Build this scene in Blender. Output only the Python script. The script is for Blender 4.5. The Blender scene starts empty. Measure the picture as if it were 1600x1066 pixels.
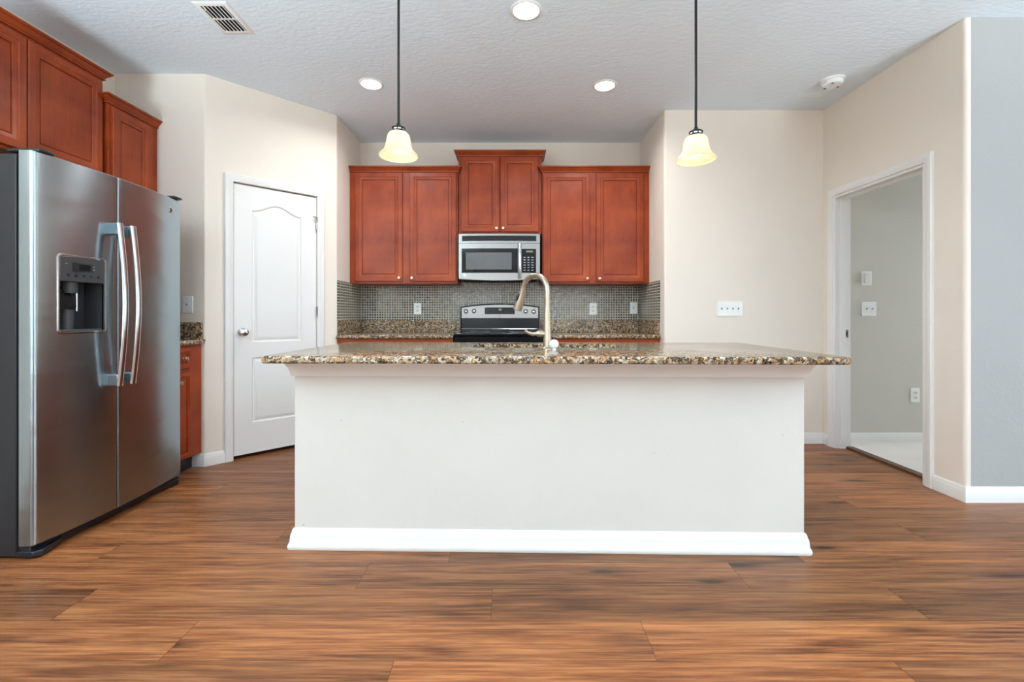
import bpy, bmesh, math, random
from mathutils import Vector, Matrix
random.seed(7)
PI = math.pi
sc = bpy.context.scene
COL = sc.collection

# ------------------------------------------------------------------ camera, world, light, exposure
EYE, F, CX, CY = 1.07, 715.0, 798.0, 491.5          # eye height (m), focal length / principal point of the photo
cam_d = bpy.data.cameras.new('camera')
cam_d.sensor_width = 36.0
cam_d.lens = F / 1600.0 * 36.0
cam_d.shift_x = (800.0 - CX) / 1600.0
cam_d.shift_y = -(533.0 - CY) / 1600.0
cam_d.clip_start = 0.05
cam = bpy.data.objects.new('camera', cam_d)
cam.location = (0, 0, EYE)
cam.rotation_euler = (PI / 2, 0, 0)
COL.objects.link(cam)
sc.camera = cam

world = bpy.data.worlds.new('daylight')
sc.world = world
world.use_nodes = True
bg = world.node_tree.nodes['Background']
bg.inputs['Color'].default_value = (0.80, 0.90, 1.0, 1)
bg.inputs['Strength'].default_value = 1.2

sc.view_settings.view_transform = 'Standard'
sc.view_settings.look = 'None'
sc.view_settings.gamma = 1.0
sc.view_settings.use_curve_mapping = False
sc.view_settings.exposure = 0.09


def area_light(name, loc, rot, sx, sy, power, color):
    d = bpy.data.lights.new(name, 'AREA')
    d.shape = 'RECTANGLE'
    d.size, d.size_y, d.energy, d.color = sx, sy, power, color
    o = bpy.data.objects.new(name, d)
    o.location, o.rotation_euler = loc, rot
    COL.objects.link(o)
    return o


# daylight entering by the windows of the living room behind the camera (areas fill the window openings)
area_light('daylight_rear_window', (-1.2, -7.92, 1.25), (PI / 2 + 0.30, 0, 0), 2.0, 2.0, 75, (0.88, 0.95, 1.0))
area_light('daylight_rear_slider', (2.0, -7.92, 1.15), (PI / 2 + 0.30, 0, 0), 2.6, 2.1, 80, (0.88, 0.95, 1.0))
area_light('daylight_side_slider', (5.97, -1.6, 1.15), (PI / 2 + 0.25, 0, PI / 2), 3.0, 2.1, 60, (0.78, 0.90, 1.0))
area_light('bedroom_fill_light', (5.42, 2.2, 1.3), (PI / 2, 0, PI / 2), 0.9, 1.3, 36, (0.90, 0.97, 0.95))  # fill light added to brighten the bedroom, no source is seen there


# ------------------------------------------------------------------ materials
def srgb(r, g, b):
    def f(c):
        c /= 255.0
        return c / 12.92 if c <= 0.04045 else ((c + 0.055) / 1.055) ** 2.4
    return (f(r), f(g), f(b), 1.0)


class NT:
    def __init__(s, name):
        s.m = bpy.data.materials.new(name)
        s.m.use_nodes = True
        s.t = s.m.node_tree
        s.p = s.t.nodes['Principled BSDF']

    def n(s, kind, **kw):
        nd = s.t.nodes.new(kind)
        for k, v in kw.items():
            if hasattr(nd, k) and k not in nd.inputs:
                setattr(nd, k, v)
            else:
                nd.inputs[k].default_value = v
        return nd

    def l(s, a, b):
        s.t.links.new(a, b)

    def coords(s, scale=(1, 1, 1), kind='Object'):
        tc = s.n('ShaderNodeTexCoord')
        mp = s.n('ShaderNodeMapping')
        mp.inputs['Scale'].default_value = scale
        s.l(tc.outputs[kind], mp.inputs['Vector'])
        return mp.outputs['Vector']

    def ramp(s, fac, stops, interp='LINEAR'):
        r = s.n('ShaderNodeValToRGB')
        r.color_ramp.interpolation = interp
        el = r.color_ramp.elements
        while len(el) > 1:
            el.remove(el[-1])
        el[0].position, el[0].color = stops[0]
        for p, c in stops[1:]:
            e = el.new(p)
            e.color = c
        s.l(fac, r.inputs['Fac'])
        return r.outputs['Color']

    def mix(s, fac, a, b, blend='MIX'):
        m = s.n('ShaderNodeMix', data_type='RGBA', blend_type=blend)
        for sock, v in ((m.inputs['Factor'], fac), (m.inputs['A'], a), (m.inputs['B'], b)):
            pass
        ins = [m.inputs[0], m.inputs[6], m.inputs[7]]
        for sock, v in zip(ins, (fac, a, b)):
            if isinstance(v, bpy.types.NodeSocket):
                s.l(v, sock)
            else:
                sock.default_value = v
        return m.outputs[2]

    def math(s, op, a, b=0.0, c=0.0):
        m = s.n('ShaderNodeMath', operation=op)
        for sock, v in zip(m.inputs, (a, b, c)):
            if isinstance(v, bpy.types.NodeSocket):
                s.l(v, sock)
            else:
                sock.default_value = v
        return m.outputs[0]

    def noise(s, vec, scale, detail=3.0, rough=0.5, dist=0.0):
        nd = s.n('ShaderNodeTexNoise')
        nd.inputs['Scale'].default_value = scale
        nd.inputs['Detail'].default_value = detail
        nd.inputs['Roughness'].default_value = rough
        nd.inputs['Distortion'].default_value = dist
        s.l(vec, nd.inputs['Vector'])
        return nd.outputs['Fac']

    def bump(s, h, strength=0.3, distance=0.002, normal=None):
        b = s.n('ShaderNodeBump')
        b.inputs['Strength'].default_value = strength
        b.inputs['Distance'].default_value = distance
        s.l(h, b.inputs['Height'])
        if normal is not None:
            s.l(normal, b.inputs['Normal'])
        s.l(b.outputs['Normal'], s.p.inputs['Normal'])
        return b.outputs['Normal']

    def base(s, c):
        if isinstance(c, bpy.types.NodeSocket):
            s.l(c, s.p.inputs['Base Color'])
        else:
            s.p.inputs['Base Color'].default_value = c

    def set(s, **kw):
        for k, v in kw.items():
            s.p.inputs[k.replace('_', ' ').title().replace('Ior', 'IOR')].default_value = v
        return s


def plain(name, col, rough=0.5, metal=0.0, coat=0.0, var=0.04, vscale=9.0, spec=0.5):
    t = NT(name)
    f = t.noise(t.coords(), vscale, 3)
    lo = tuple(c * (1 - var) for c in col[:3]) + (1,)
    hi = tuple(min(1, c * (1 + var)) for c in col[:3]) + (1,)
    t.base(t.ramp(f, [(0.3, lo), (0.7, hi)]))
    t.set(roughness=rough, metallic=metal)
    t.p.inputs['Coat Weight'].default_value = coat
    t.p.inputs['Coat Roughness'].default_value = 0.15
    t.p.inputs['Specular IOR Level'].default_value = spec
    return t.m


def paint(name, col, scale=55, strength=0.25, rough=0.6, var=0.015, stretch=(1, 1, 1)):
    t = NT(name)
    v = t.coords(stretch)
    f = t.noise(t.coords(), 2.2, 4)
    lo = tuple(c * (1 - var) for c in col[:3]) + (1,)
    hi = tuple(min(1, c * (1 + var)) for c in col[:3]) + (1,)
    t.base(t.ramp(f, [(0.3, lo), (0.7, hi)]))
    t.set(roughness=rough)
    t.bump(t.noise(v, scale, 3, 0.55), strength, 0.004)
    return t.m


def cherry(name, axis=2):
    t = NT(name)
    s = [16.0, 16.0, 16.0]
    s[axis] = 1.1
    g = t.noise(t.coords(tuple(s)), 3.2, 6, 0.62, 0.4)
    b = t.noise(t.coords((1, 1, 1)), 4.2, 3, 0.55)
    fine = [150.0] * 3
    fine[axis] = 5.0
    fg = t.noise(t.coords(tuple(fine)), 1.0, 2)
    c1 = t.ramp(g, [(0.25, srgb(118, 42, 14)), (0.5, srgb(146, 56, 20)), (0.75, srgb(160, 66, 25))])
    c2 = t.ramp(b, [(0.3, srgb(106, 32, 11)), (0.7, srgb(174, 76, 30))])
    c = t.mix(0.62, c1, c2)
    c = t.mix(0.10, c, t.ramp(fg, [(0.35, srgb(96, 28, 10)), (0.65, srgb(170, 72, 28))]))
    t.base(c)
    t.set(roughness=0.40)
    t.p.inputs['Specular IOR Level'].default_value = 0.25
    t.p.inputs['Coat Weight'].default_value = 0.12
    t.p.inputs['Coat Roughness'].default_value = 0.25
    t.bump(fg, 0.05, 0.001)
    return t.m


def steel(name, col=(0.60, 0.60, 0.61), rough=0.22, stretch=(3, 3, 160), wavy=0.0, wav_scale=(1.4, 1.4, 5.0)):
    t = NT(name)
    br = t.noise(t.coords(stretch), 6.0, 3, 0.6)
    c = t.ramp(br, [(0.3, tuple(x * 0.97 for x in col) + (1,)), (0.7, tuple(min(1, x * 1.02) for x in col) + (1,))])
    t.base(c if wavy == 0 else tuple(col) + (1,))
    t.set(metallic=1.0, roughness=rough)
    nrm = None
    if wavy > 0:
        t.p.inputs['Anisotropic'].default_value = 0.85
        tv = t.n('ShaderNodeCombineXYZ')
        tv.inputs[2].default_value = 1.0
        t.l(tv.outputs[0], t.p.inputs['Tangent'])
        w = t.noise(t.coords(wav_scale), 1.6, 1, 0.35, 0.9)
        t.bump(w, wavy, 0.02, nrm)
    return t.m


def granite(name):
    t = NT(name)
    v = t.coords((1, 1, 1))
    wob = t.n('ShaderNodeTexNoise')
    wob.inputs['Scale'].default_value = 60
    t.l(v, wob.inputs['Vector'])
    add = t.n('ShaderNodeVectorMath', operation='MULTIPLY_ADD')
    t.l(wob.outputs['Color'], add.inputs[0])
    add.inputs[1].default_value = (0.016, 0.016, 0.016)
    t.l(v, add.inputs[2])
    vo = t.n('ShaderNodeTexVoronoi')
    vo.inputs['Scale'].default_value = 92
    t.l(add.outputs[0], vo.inputs['Vector'])
    sep = t.n('ShaderNodeSeparateColor')
    t.l(vo.outputs['Color'], sep.inputs[0])
    big = t.noise(v, 11, 4, 0.6, 0.6)
    pick = t.math('ADD', t.math('MULTIPLY', sep.outputs[0], 0.80), t.math('MULTIPLY', big, 0.45))
    c1 = t.ramp(pick, [(0.0, (0.010, 0.009, 0.009, 1)), (0.40, (0.030, 0.020, 0.015, 1)), (0.50, (0.12, 0.060, 0.028, 1)),
                       (0.55, (0.30, 0.165, 0.070, 1)), (0.65, (0.46, 0.262, 0.118, 1)), (0.76, (0.46, 0.37, 0.26, 1)),
                       (0.87, (0.20, 0.18, 0.165, 1)), (0.95, (0.56, 0.52, 0.45, 1))], 'CONSTANT')
    vo2 = t.n('ShaderNodeTexVoronoi')
    vo2.inputs['Scale'].default_value = 240
    t.l(add.outputs[0], vo2.inputs['Vector'])
    sep2 = t.n('ShaderNodeSeparateColor')
    t.l(vo2.outputs['Color'], sep2.inputs[0])
    c2 = t.ramp(sep2.outputs[1], [(0.0, (0.02, 0.016, 0.014, 1)), (0.22, (0.26, 0.15, 0.07, 1)), (0.58, (0.46, 0.29, 0.14, 1)),
                                  (0.88, (0.56, 0.50, 0.40, 1))], 'CONSTANT')
    t.base(t.mix(0.25, c1, c2))
    t.set(roughness=0.12)
    t.p.inputs['Specular IOR Level'].default_value = 0.22
    return t.m


def mosaic(name, u, vv, pitch=0.0245):
    """1-inch glass mosaic on a wall whose in-plane object axes are u and vv."""
    t = NT(name)
    tc = t.n('ShaderNodeTexCoord')
    sp = t.n('ShaderNodeSeparateXYZ')
    t.l(tc.outputs['Object'], sp.inputs[0])
    U = t.math('DIVIDE', sp.outputs[u], pitch)
    V = t.math('DIVIDE', sp.outputs[vv], pitch)
    fu, fv = t.math('FRACT', U), t.math('FRACT', V)
    cu, cv = t.math('FLOOR', U), t.math('FLOOR', V)
    cmb = t.n('ShaderNodeCombineXYZ')
    t.l(cu, cmb.inputs[0])
    t.l(cv, cmb.inputs[1])
    wn = t.n('ShaderNodeTexWhiteNoise', noise_dimensions='2D')
    t.l(cmb.outputs[0], wn.inputs['Vector'])
    tile = t.ramp(wn.outputs['Value'], [(0.0, srgb(24, 19, 16)), (0.22, srgb(58, 44, 34)), (0.38, srgb(48, 56, 66)), (0.52, srgb(84, 64, 46)),
                                        (0.66, srgb(34, 34, 38)), (0.80, srgb(78, 84, 88)), (0.92, srgb(98, 80, 60))], 'CONSTANT')
    def edge(f):
        a = t.math('LESS_THAN', f, 0.14)
        b = t.math('GREATER_THAN', f, 0.86)
        return t.math('MAXIMUM', a, b)
    g = t.math('MAXIMUM', edge(fu), edge(fv))
    t.base(t.mix(g, tile, srgb(192, 184, 166)))
    t.l(t.math('MULTIPLY_ADD', g, 0.6, 0.16), t.p.inputs['Roughness'])
    def dome(f):
        d = t.math('ABSOLUTE', t.math('SUBTRACT', f, 0.5))
        return t.math('SUBTRACT', 1.0, t.math('POWER', t.math('MULTIPLY', d, 2.0), 6.0))
    h = t.math('MULTIPLY', dome(fu), dome(fv))
    t.bump(h, 0.35, 0.002)
    return t.m


def wood_floor(name):
    t = NT(name)
    at = t.n('ShaderNodeAttribute', attribute_name='plank')
    sp = t.n('ShaderNodeSeparateXYZ')
    t.l(at.outputs['Vector'], sp.inputs[0])
    tone, seed = sp.outputs[0], sp.outputs[1]
    tc = t.n('ShaderNodeTexCoord')
    off = t.n('ShaderNodeCombineXYZ')
    t.l(t.math('MULTIPLY', seed, 37.0), off.inputs[0])
    t.l(t.math('MULTIPLY', seed, 91.0), off.inputs[1])
    t.l(t.math('MULTIPLY', seed, 53.0), off.inputs[2])
    ad = t.n('ShaderNodeVectorMath', operation='ADD')
    t.l(tc.outputs['Object'], ad.inputs[0])
    t.l(off.outputs[0], ad.inputs[1])
    def mp(sx, sy):
        m = t.n('ShaderNodeMapping')
        m.inputs['Scale'].default_value = (sx, sy, 1)
        t.l(ad.outputs[0], m.inputs['Vector'])
        return m.outputs['Vector']
    broad = t.noise(mp(0.9, 9.0), 1.0, 4, 0.6, 0.6)
    streak = t.noise(mp(1.6, 30.0), 1.0, 5, 0.62, 0.5)
    fine = t.noise(mp(3.5, 95.0), 1.0, 4, 0.65)
    c = t.ramp(broad, [(0.36, srgb(74, 42, 27)), (0.46, srgb(138, 84, 52)), (0.56, srgb(176, 114, 72)), (0.72, srgb(192, 136, 94))])
    c2 = t.ramp(streak, [(0.36, srgb(54, 31, 21)), (0.46, srgb(128, 78, 49)), (0.62, srgb(194, 136, 94))])
    c = t.mix(0.48, c, c2)
    c = t.mix(0.36, c, t.ramp(fine, [(0.36, srgb(56, 31, 20)), (0.48, srgb(140, 88, 56)), (0.62, srgb(202, 146, 100))]))
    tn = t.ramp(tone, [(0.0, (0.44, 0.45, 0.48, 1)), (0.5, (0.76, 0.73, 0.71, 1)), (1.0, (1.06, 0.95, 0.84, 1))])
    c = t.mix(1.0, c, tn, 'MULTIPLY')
    c = t.mix(1.0, c, (1.0, 0.93, 0.82, 1), 'MULTIPLY')
    # knots: sparse stretched voronoi cells, with grain swirling round them
    kv = t.n('ShaderNodeTexVoronoi')
    kv.inputs['Scale'].default_value = 1.0
    kv.inputs['Randomness'].default_value = 1.0
    t.l(mp(2.0, 8.5), kv.inputs['Vector'])
    kd = t.math('ADD', kv.outputs['Distance'], t.math('MULTIPLY', t.math('SUBTRACT', fine, 0.5), 0.10))
    sepk = t.n('ShaderNodeSeparateColor')
    t.l(kv.outputs['Color'], sepk.inputs[0])
    keep = t.math('GREATER_THAN', sepk.outputs[0], 0.40)
    kn = t.ramp(kd, [(0.0, (1, 1, 1, 1)), (0.07, (1, 1, 1, 1)), (0.14, (0.45, 0.45, 0.45, 1)), (0.36, (0, 0, 0, 1))])
    kf = t.math('MULTIPLY', keep, t.math('MULTIPLY', kn, 0.85))
    c = t.mix(kf, c, srgb(34, 20, 15))
    t.base(c)
    r = t.math('MULTIPLY_ADD', streak, 0.16, 0.30)
    t.l(r, t.p.inputs['Roughness'])
    t.p.inputs['Specular IOR Level'].default_value = 0.30
    t.bump(fine, 0.10, 0.001)
    return t.m


def emitter(name, col, strength, base=(1, 1, 1, 1)):
    t = NT(name)
    t.base(base)
    t.p.inputs['Emission Color'].default_value = col
    t.p.inputs['Emission Strength'].default_value = strength
    t.set(roughness=0.4)
    return t.m


def shade_glass(name):
    t = NT(name)
    f = t.noise(t.coords(), 14, 3, 0.5, 0.5)
    col = t.ramp(f, [(0.3, (0.82, 0.73, 0.57, 1)), (0.7, (0.90, 0.82, 0.67, 1))])
    tr = t.n('ShaderNodeBsdfTranslucent')
    t.l(col, tr.inputs['Color'])
    t.base(col)
    t.set(roughness=0.25)
    em = t.n('ShaderNodeEmission')
    t.l(col, em.inputs['Color'])
    em.inputs['Strength'].default_value = 0.10
    mx = t.n('ShaderNodeMixShader')
    mx.inputs[0].default_value = 0.62
    t.l(t.p.outputs[0], mx.inputs[1])
    t.l(tr.outputs[0], mx.inputs[2])
    ads = t.n('ShaderNodeAddShader')
    t.l(mx.outputs[0], ads.inputs[0])
    t.l(em.outputs[0], ads.inputs[1])
    out = t.t.nodes['Material Output']
    t.l(ads.outputs[0], out.inputs['Surface'])
    return t.m


def scuffed(name, col):
    """painted drywall with grey scuffs and tiny dents"""
    t = NT(name)
    v = t.coords()
    a = t.noise(v, 1.6, 5, 0.6)
    c = t.ramp(a, [(0.3, tuple(x * 0.95 for x in col[:3]) + (1,)), (0.65, col)])
    vo = t.n('ShaderNodeTexVoronoi')
    vo.inputs['Scale'].default_value = 5.5
    t.l(t.coords((0.8, 1, 1.6)), vo.inputs['Vector'])
    wig = t.math('ADD', vo.outputs['Distance'], t.math('MULTIPLY', t.noise(v, 90, 2), 0.05))
    spot = t.math('LESS_THAN', wig, 0.052)
    c = t.mix(t.math('MULTIPLY', spot, 0.6), c, srgb(120, 116, 110))
    t.base(c)
    t.set(roughness=0.55)
    t.bump(t.noise(v, 70, 3, 0.55), 0.16, 0.003)
    return t.m


M = {
    'wall': paint('beige_wall_paint', srgb(228, 216, 203)),
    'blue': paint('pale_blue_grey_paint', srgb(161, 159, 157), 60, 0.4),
    'bed': paint('grey_green_paint', srgb(200, 196, 188)),
    'ceil': paint('knockdown_ceiling', srgb(232, 243, 252), 24, 0.8, 0.8, 0.01, (1, 2.2, 1)),
    'panel': scuffed('island_panel_paint', srgb(206, 200, 192)),
    'white': paint('white_trim_paint', srgb(226, 223, 219), 120, 0.03, 0.35, 0.01),
    'cherry': cherry('cherry_wood_upright', 2),
    'cherry_h': cherry('cherry_wood_along', 0),
    'steel': steel('brushed_stainless', (0.29, 0.28, 0.27), 0.34, (3, 3, 60), 0.0),
    'fridge': steel('brushed_stainless_door', (0.40, 0.47, 0.505), 0.27, (2, 2, 45), 0.22, (1.0, 1.0, 3.4)),
    'chrome': steel('polished_steel', (0.58, 0.59, 0.60), 0.18),
    'nickel': steel('warm_nickel', (0.50, 0.43, 0.34), 0.30),
    'knob': steel('satin_nickel_knob', (0.52, 0.45, 0.34), 0.3),
    'black': plain('black_enamel', (0.006, 0.006, 0.007, 1), 0.22, spec=0.2),
    'plastic': plain('black_plastic', (0.016, 0.016, 0.018, 1), 0.4),
    'case': plain('charcoal_fridge_case', srgb(34, 34, 37), 0.45),
    'dgrey': plain('dark_grey_plastic', srgb(66, 66, 68), 0.35),
    'grille': plain('blue_black_grille', srgb(24, 28, 36), 0.3),
    'glass': plain('black_oven_glass', (0.006, 0.006, 0.007, 1), 0.07, 0, 0.0, spec=0.45),
    'window': plain('microwave_window_glass', (0.10, 0.105, 0.11, 1), 0.06, 0, 0.6),
    'keys': plain('grey_keypad_print', srgb(150, 152, 156), 0.5),
    'bronze': plain('dark_bronze', (0.014, 0.012, 0.010, 1), 0.45, 0.0, spec=0.25),
    'granite': granite('tan_granite'),
    'tile_x': mosaic('glass_mosaic_back', 0, 2),
    'tile_y': mosaic('glass_mosaic_side', 1, 2),
    'floor': wood_floor('vinyl_wood_planks'),
    'seam': plain('plank_seam', srgb(58, 38, 28), 0.7),
    'carpet': paint('grey_carpet', srgb(226, 220, 216), 260, 0.9, 0.95, 0.06),
    'plate': plain('white_plate_plastic', srgb(240, 240, 238), 0.3),
    'slot': plain('outlet_slot', (0.04, 0.04, 0.04, 1), 0.6),
    'dark': plain('duct_interior', (0.012, 0.012, 0.012, 1), 0.9),
    'shade': shade_glass('cream_glass_shade'),
    'bulb': emitter('lit_bulb', (1.0, 0.86, 0.60, 1), 9),
    'lens': emitter('lit_downlight_lens', (1.0, 0.97, 0.93, 1), 14),
    'clock': emitter('green_clock_display', (0.35, 0.5, 0.25, 1), 0.35, (0.05, 0.06, 0.03, 1)),
    'strip': plain('brown_threshold', srgb(96, 66, 48), 0.45),
    'ground': paint('outdoor_patio', srgb(170, 168, 160), 30, 0.3, 0.9),
    'whiteball': plain('glossy_white_plastic', srgb(238, 243, 247), 0.22),
}


# ------------------------------------------------------------------ mesh helpers
class MB:
    def __init__(s):
        s.bm = bmesh.new()
        s.mi = 0

    def face(s, vs):
        try:
            f = s.bm.faces.new(vs)
            f.material_index = s.mi
            return f
        except ValueError:
            return None

    def box(s, x0, x1, y0, y1, z0, z1):
        v = [s.bm.verts.new(p) for p in ((x0, y0, z0), (x1, y0, z0), (x1, y1, z0), (x0, y1, z0),
                                         (x0, y0, z1), (x1, y0, z1), (x1, y1, z1), (x0, y1, z1))]
        for q in ((3, 2, 1, 0), (4, 5, 6, 7), (0, 1, 5, 4), (1, 2, 6, 5), (2, 3, 7, 6), (3, 0, 4, 7)):
            s.face([v[i] for i in q])
        return s

    def loft(s, rings, closed=True, cap=True):
        R = [[s.bm.verts.new(p) for p in r] for r in rings]
        n = len(R[0])
        for a, b in zip(R, R[1:]):
            for i in range(n if closed else n - 1):
                j = (i + 1) % n
                s.face([a[i], a[j], b[j], b[i]])
        if cap:
            s.face(R[0][::-1])
            s.face(R[-1])
        return s

    def prism(s, poly, a, b, mp=lambda u, v, w: (u, v, w)):
        return s.loft([[mp(u, v, a) for u, v in poly], [mp(u, v, b) for u, v in poly]])

    def lathe(s, prof, c=(0, 0, 0), axis='z', seg=28, cap=True):
        rings = []
        for r, h in prof:
            ring = []
            for i in range(seg):
                t = 2 * PI * i / seg
                a, b = max(r, 1e-5) * math.cos(t), max(r, 1e-5) * math.sin(t)
                p = {'z': (a, b, h), 'y': (a, h, b), 'x': (h, a, b)}[axis]
                ring.append((c[0] + p[0], c[1] + p[1], c[2] + p[2]))
            rings.append(ring)
        return s.loft(rings, True, cap)

    def tube(s, pts, rad, seg=14, flat=None):
        """swept round (or flat=(a,b): elliptical) bar through pts; rad scalar or list"""
        P = [Vector(p) for p in pts]
        n = len(P)
        rad = rad if isinstance(rad, (list, tuple)) else [rad] * n
        T = []
        for i in range(n):
            d = P[min(i + 1, n - 1)] - P[max(i - 1, 0)]
            T.append(d.normalized())
        ref = Vector((1, 0, 0)) if abs(T[0].x) < 0.9 else Vector((0, 1, 0))
        u = (ref - T[0] * ref.dot(T[0])).normalized()
        rings = []
        for i in range(n):
            u = (u - T[i] * u.dot(T[i])).normalized()
            w = T[i].cross(u)
            fa, fb = flat if flat else (1, 1)
            rings.append([tuple(P[i] + u * (rad[i] * fa * math.cos(2 * PI * k / seg)) + w * (rad[i] * fb * math.sin(2 * PI * k / seg))) for k in range(seg)])
        return s.loft(rings)

    def sweep(s, path, prof, mp=lambda u, v, w: (u, v, w), closed=False):
        """prof [(offset to the left of the path, w)] closed loop, mitred along path in (u,v)"""
        P = [Vector((p[0], p[1])) for p in path]
        n = len(P)
        rings = []
        for i in range(n):
            d0 = (P[i] - P[i - 1]).normalized() if (i > 0 or closed) else None
            d1 = (P[(i + 1) % n] - P[i]).normalized() if (i < n - 1 or closed) else None
            if d0 is None:
                d0 = d1
            if d1 is None:
                d1 = d0
            n0, n1 = Vector((-d0.y, d0.x)), Vector((-d1.y, d1.x))
            m = n0 + n1
            m = m / max(m.dot(n0), 1e-6)
            rings.append([mp(P[i].x + m.x * o, P[i].y + m.y * o, w) for o, w in prof])
        if closed:
            rings.append(rings[0])
        return s.loft(rings, True, not closed)

    def sphere(s, c, r, sx=1, sy=1, sz=1, seg=20, rg=12):
        return s.loft([[(c[0] + sx * r * max(math.sin(PI * j / rg), 1e-4) * math.cos(2 * PI * i / seg),
                         c[1] + sy * r * max(math.sin(PI * j / rg), 1e-4) * math.sin(2 * PI * i / seg),
                         c[2] - sz * r * math.cos(PI * j / rg)) for i in range(seg)] for j in range(rg + 1)])

    def build(s, name, mats, parent=None, bevel=0.0, bseg=2, angle=0.6, weld=True):
        bm = s.bm
        if weld:
            bmesh.ops.remove_doubles(bm, verts=bm.verts, dist=1e-6)
        bmesh.ops.recalc_face_normals(bm, faces=bm.faces)
        for f in bm.faces:
            f.smooth = True
        for e in bm.edges:
            if len(e.link_faces) == 2:
                e.smooth = e.calc_face_angle(0) < angle
            else:
                e.smooth = False
        me = bpy.data.meshes.new(name)
        bm.to_mesh(me)
        bm.free()
        for m in (mats if isinstance(mats, (list, tuple)) else [mats]):
            me.materials.append(m)
        o = bpy.data.objects.new(name, me)
        COL.objects.link(o)
        if parent is not None:
            o.parent = parent
        if bevel > 0:
            md = o.modifiers.new('edge', 'BEVEL')
            md.width, md.segments, md.limit_method, md.angle_limit = bevel, bseg, 'ANGLE', 0.6
        return o


XZ = lambda u, v, w: (u, -w, v)          # path in x-z, w towards the room (-y)


def rrect(x0, x1, z0, z1, r, seg=5):
    pts = []
    for cx, cz, a0 in ((x1 - r, z1 - r, 0), (x0 + r, z1 - r, PI / 2), (x0 + r, z0 + r, PI), (x1 - r, z0 + r, 1.5 * PI)):
        for i in range(seg + 1):
            a = a0 + PI / 2 * i / seg
            pts.append((cx + r * math.cos(a), cz + r * math.sin(a)))
    return pts


def fillet(poly, radii, seg=7):
    out = []
    n = len(poly)
    for i, p in enumerate(poly):
        r = radii.get(i, 0)
        if not r:
            out.append(p)
            continue
        p, a, b = Vector(p), Vector(poly[i - 1]), Vector(poly[(i + 1) % n])
        da, db = (a - p).normalized(), (b - p).normalized()
        half = da.angle(db) / 2
        t = r / math.tan(half)
        c = p + (da + db).normalized() * (r / math.sin(half))
        s0, s1 = p + da * t - c, p + db * t - c
        a0 = math.atan2(s0.y, s0.x)
        da_ = math.atan2(s1.y, s1.x) - a0
        da_ = (da_ + PI) % (2 * PI) - PI
        for k in range(seg + 1):
            g = a0 + da_ * k / seg
            out.append((c.x + r * math.cos(g), c.y + r * math.sin(g)))
    return out


def thing(name, label, cat, loc=(0, 0, 0), rz=0.0, group=None, kind=None):
    o = bpy.data.objects.new(name, None)
    o.empty_display_size = 0.1
    o.location = loc
    o.rotation_euler = (0, 0, rz)
    COL.objects.link(o)
    return tag(o, label, cat, group, kind)


def tag(o, label=None, cat=None, group=None, kind=None):
    if label:
        o['label'] = label
    if cat:
        o['category'] = cat
    if group:
        o['group'] = group
    if kind:
        o['kind'] = kind
    return o


def struct(o, label=None):
    o['kind'] = 'structure'
    if label:
        o['label'] = label
    return o


# ------------------------------------------------------------------ the shell (metres; camera stands at the origin looking +y)
CEIL = 2.766
YB = 4.516                      # kitchen back wall
AL, AR = -1.482, 1.275          # alcove side walls
YF = 3.80                       # wall with the four-gang switch
YL = 3.225                      # short wall past the fridge
P1, P2 = (-2.158, 3.225), (-1.482, 3.901)   # 45 degree pantry wall
XL = -2.79                      # left wall
XR, YR = 2.595, 2.61            # right wall face, its outer corner
TH = 0.12
YBACK, XE = -8.0, 6.0
D45 = Vector((0.70710678, 0.70710678))
N45 = Vector((-0.70710678, 0.70710678))


def on45(s, out=0.0):
    p = Vector(P1) + D45 * s + N45 * out
    return (p.x, p.y)


# floor: individual planks as one mesh, tone and seed per plank
PW, PLEN = 0.186, 1.54
joint = {-2: -0.36, -1: 0.452, 0: -0.07, 1: 0.935, 2: -0.27, 3: 0.43, 4: 1.02}
m = MB()
bm = m.bm
lay = bm.loops.layers.float_vector.new('plank')
m.mi = 1
q = [bm.verts.new(p) for p in ((XL - .15, YBACK - .1, -0.0012), (XE + .1, YBACK - .1, -0.0012), (XE + .1, YB + .2, -0.0012), (XL - .15, YB + .2, -0.0012))]
m.face(q)
q = [bm.verts.new(p) for p in ((XL - .15, YBACK - .1, -0.05), (XE + .1, YBACK - .1, -0.05), (XE + .1, YB + .2, -0.05), (XL - .15, YB + .2, -0.05))]
m.face(q)
m.mi = 0
row = math.floor((YBACK - 1.599) / PW)
tones_and_shade = {(-2, 0): .85, (-2, -1): .5, (-1, 0): .85, (-1, -1): .78, (-1, -2): .6, (0, 0): .30, (0, -1): .5, (0, 1): .1, (1, -1): .42, (1, -2): .6, (1, 0): .28, (2, -1): .62, (2, 0): .12, (2, -2): .7, (3, -1): .55, (3, -2): .62, (3, 0): .2, (3, 1): .12}  # planks' own tones, with right-hand shade painted in as darker, greyer planks
G = 0.0007
while 1.599 + row * PW < YB + 0.1:
    y0, y1 = 1.599 + row * PW, 1.599 + (row + 1) * PW
    j0 = joint.get(row, random.uniform(0, PLEN))
    k = math.floor((XL - .15 - j0) / PLEN)
    while j0 + k * PLEN < XE + .1:
        x0, x1 = max(j0 + k * PLEN, XL - .15), min(j0 + (k + 1) * PLEN, XE + .1)
        if x1 - x0 > 0.01:
            f = m.face([bm.verts.new(p) for p in ((x0 + G, y0 + G, 0), (x1 - G, y0 + G, 0), (x1 - G, y1 - G, 0), (x0 + G, y1 - G, 0))])
            tn, sd = tones_and_shade.get((row, k), random.uniform(0.15, 0.75)), random.random()
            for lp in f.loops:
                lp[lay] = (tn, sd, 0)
        k += 1
    row += 1
struct(m.build('floor', [M['floor'], M['seam']], weld=False))

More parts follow.
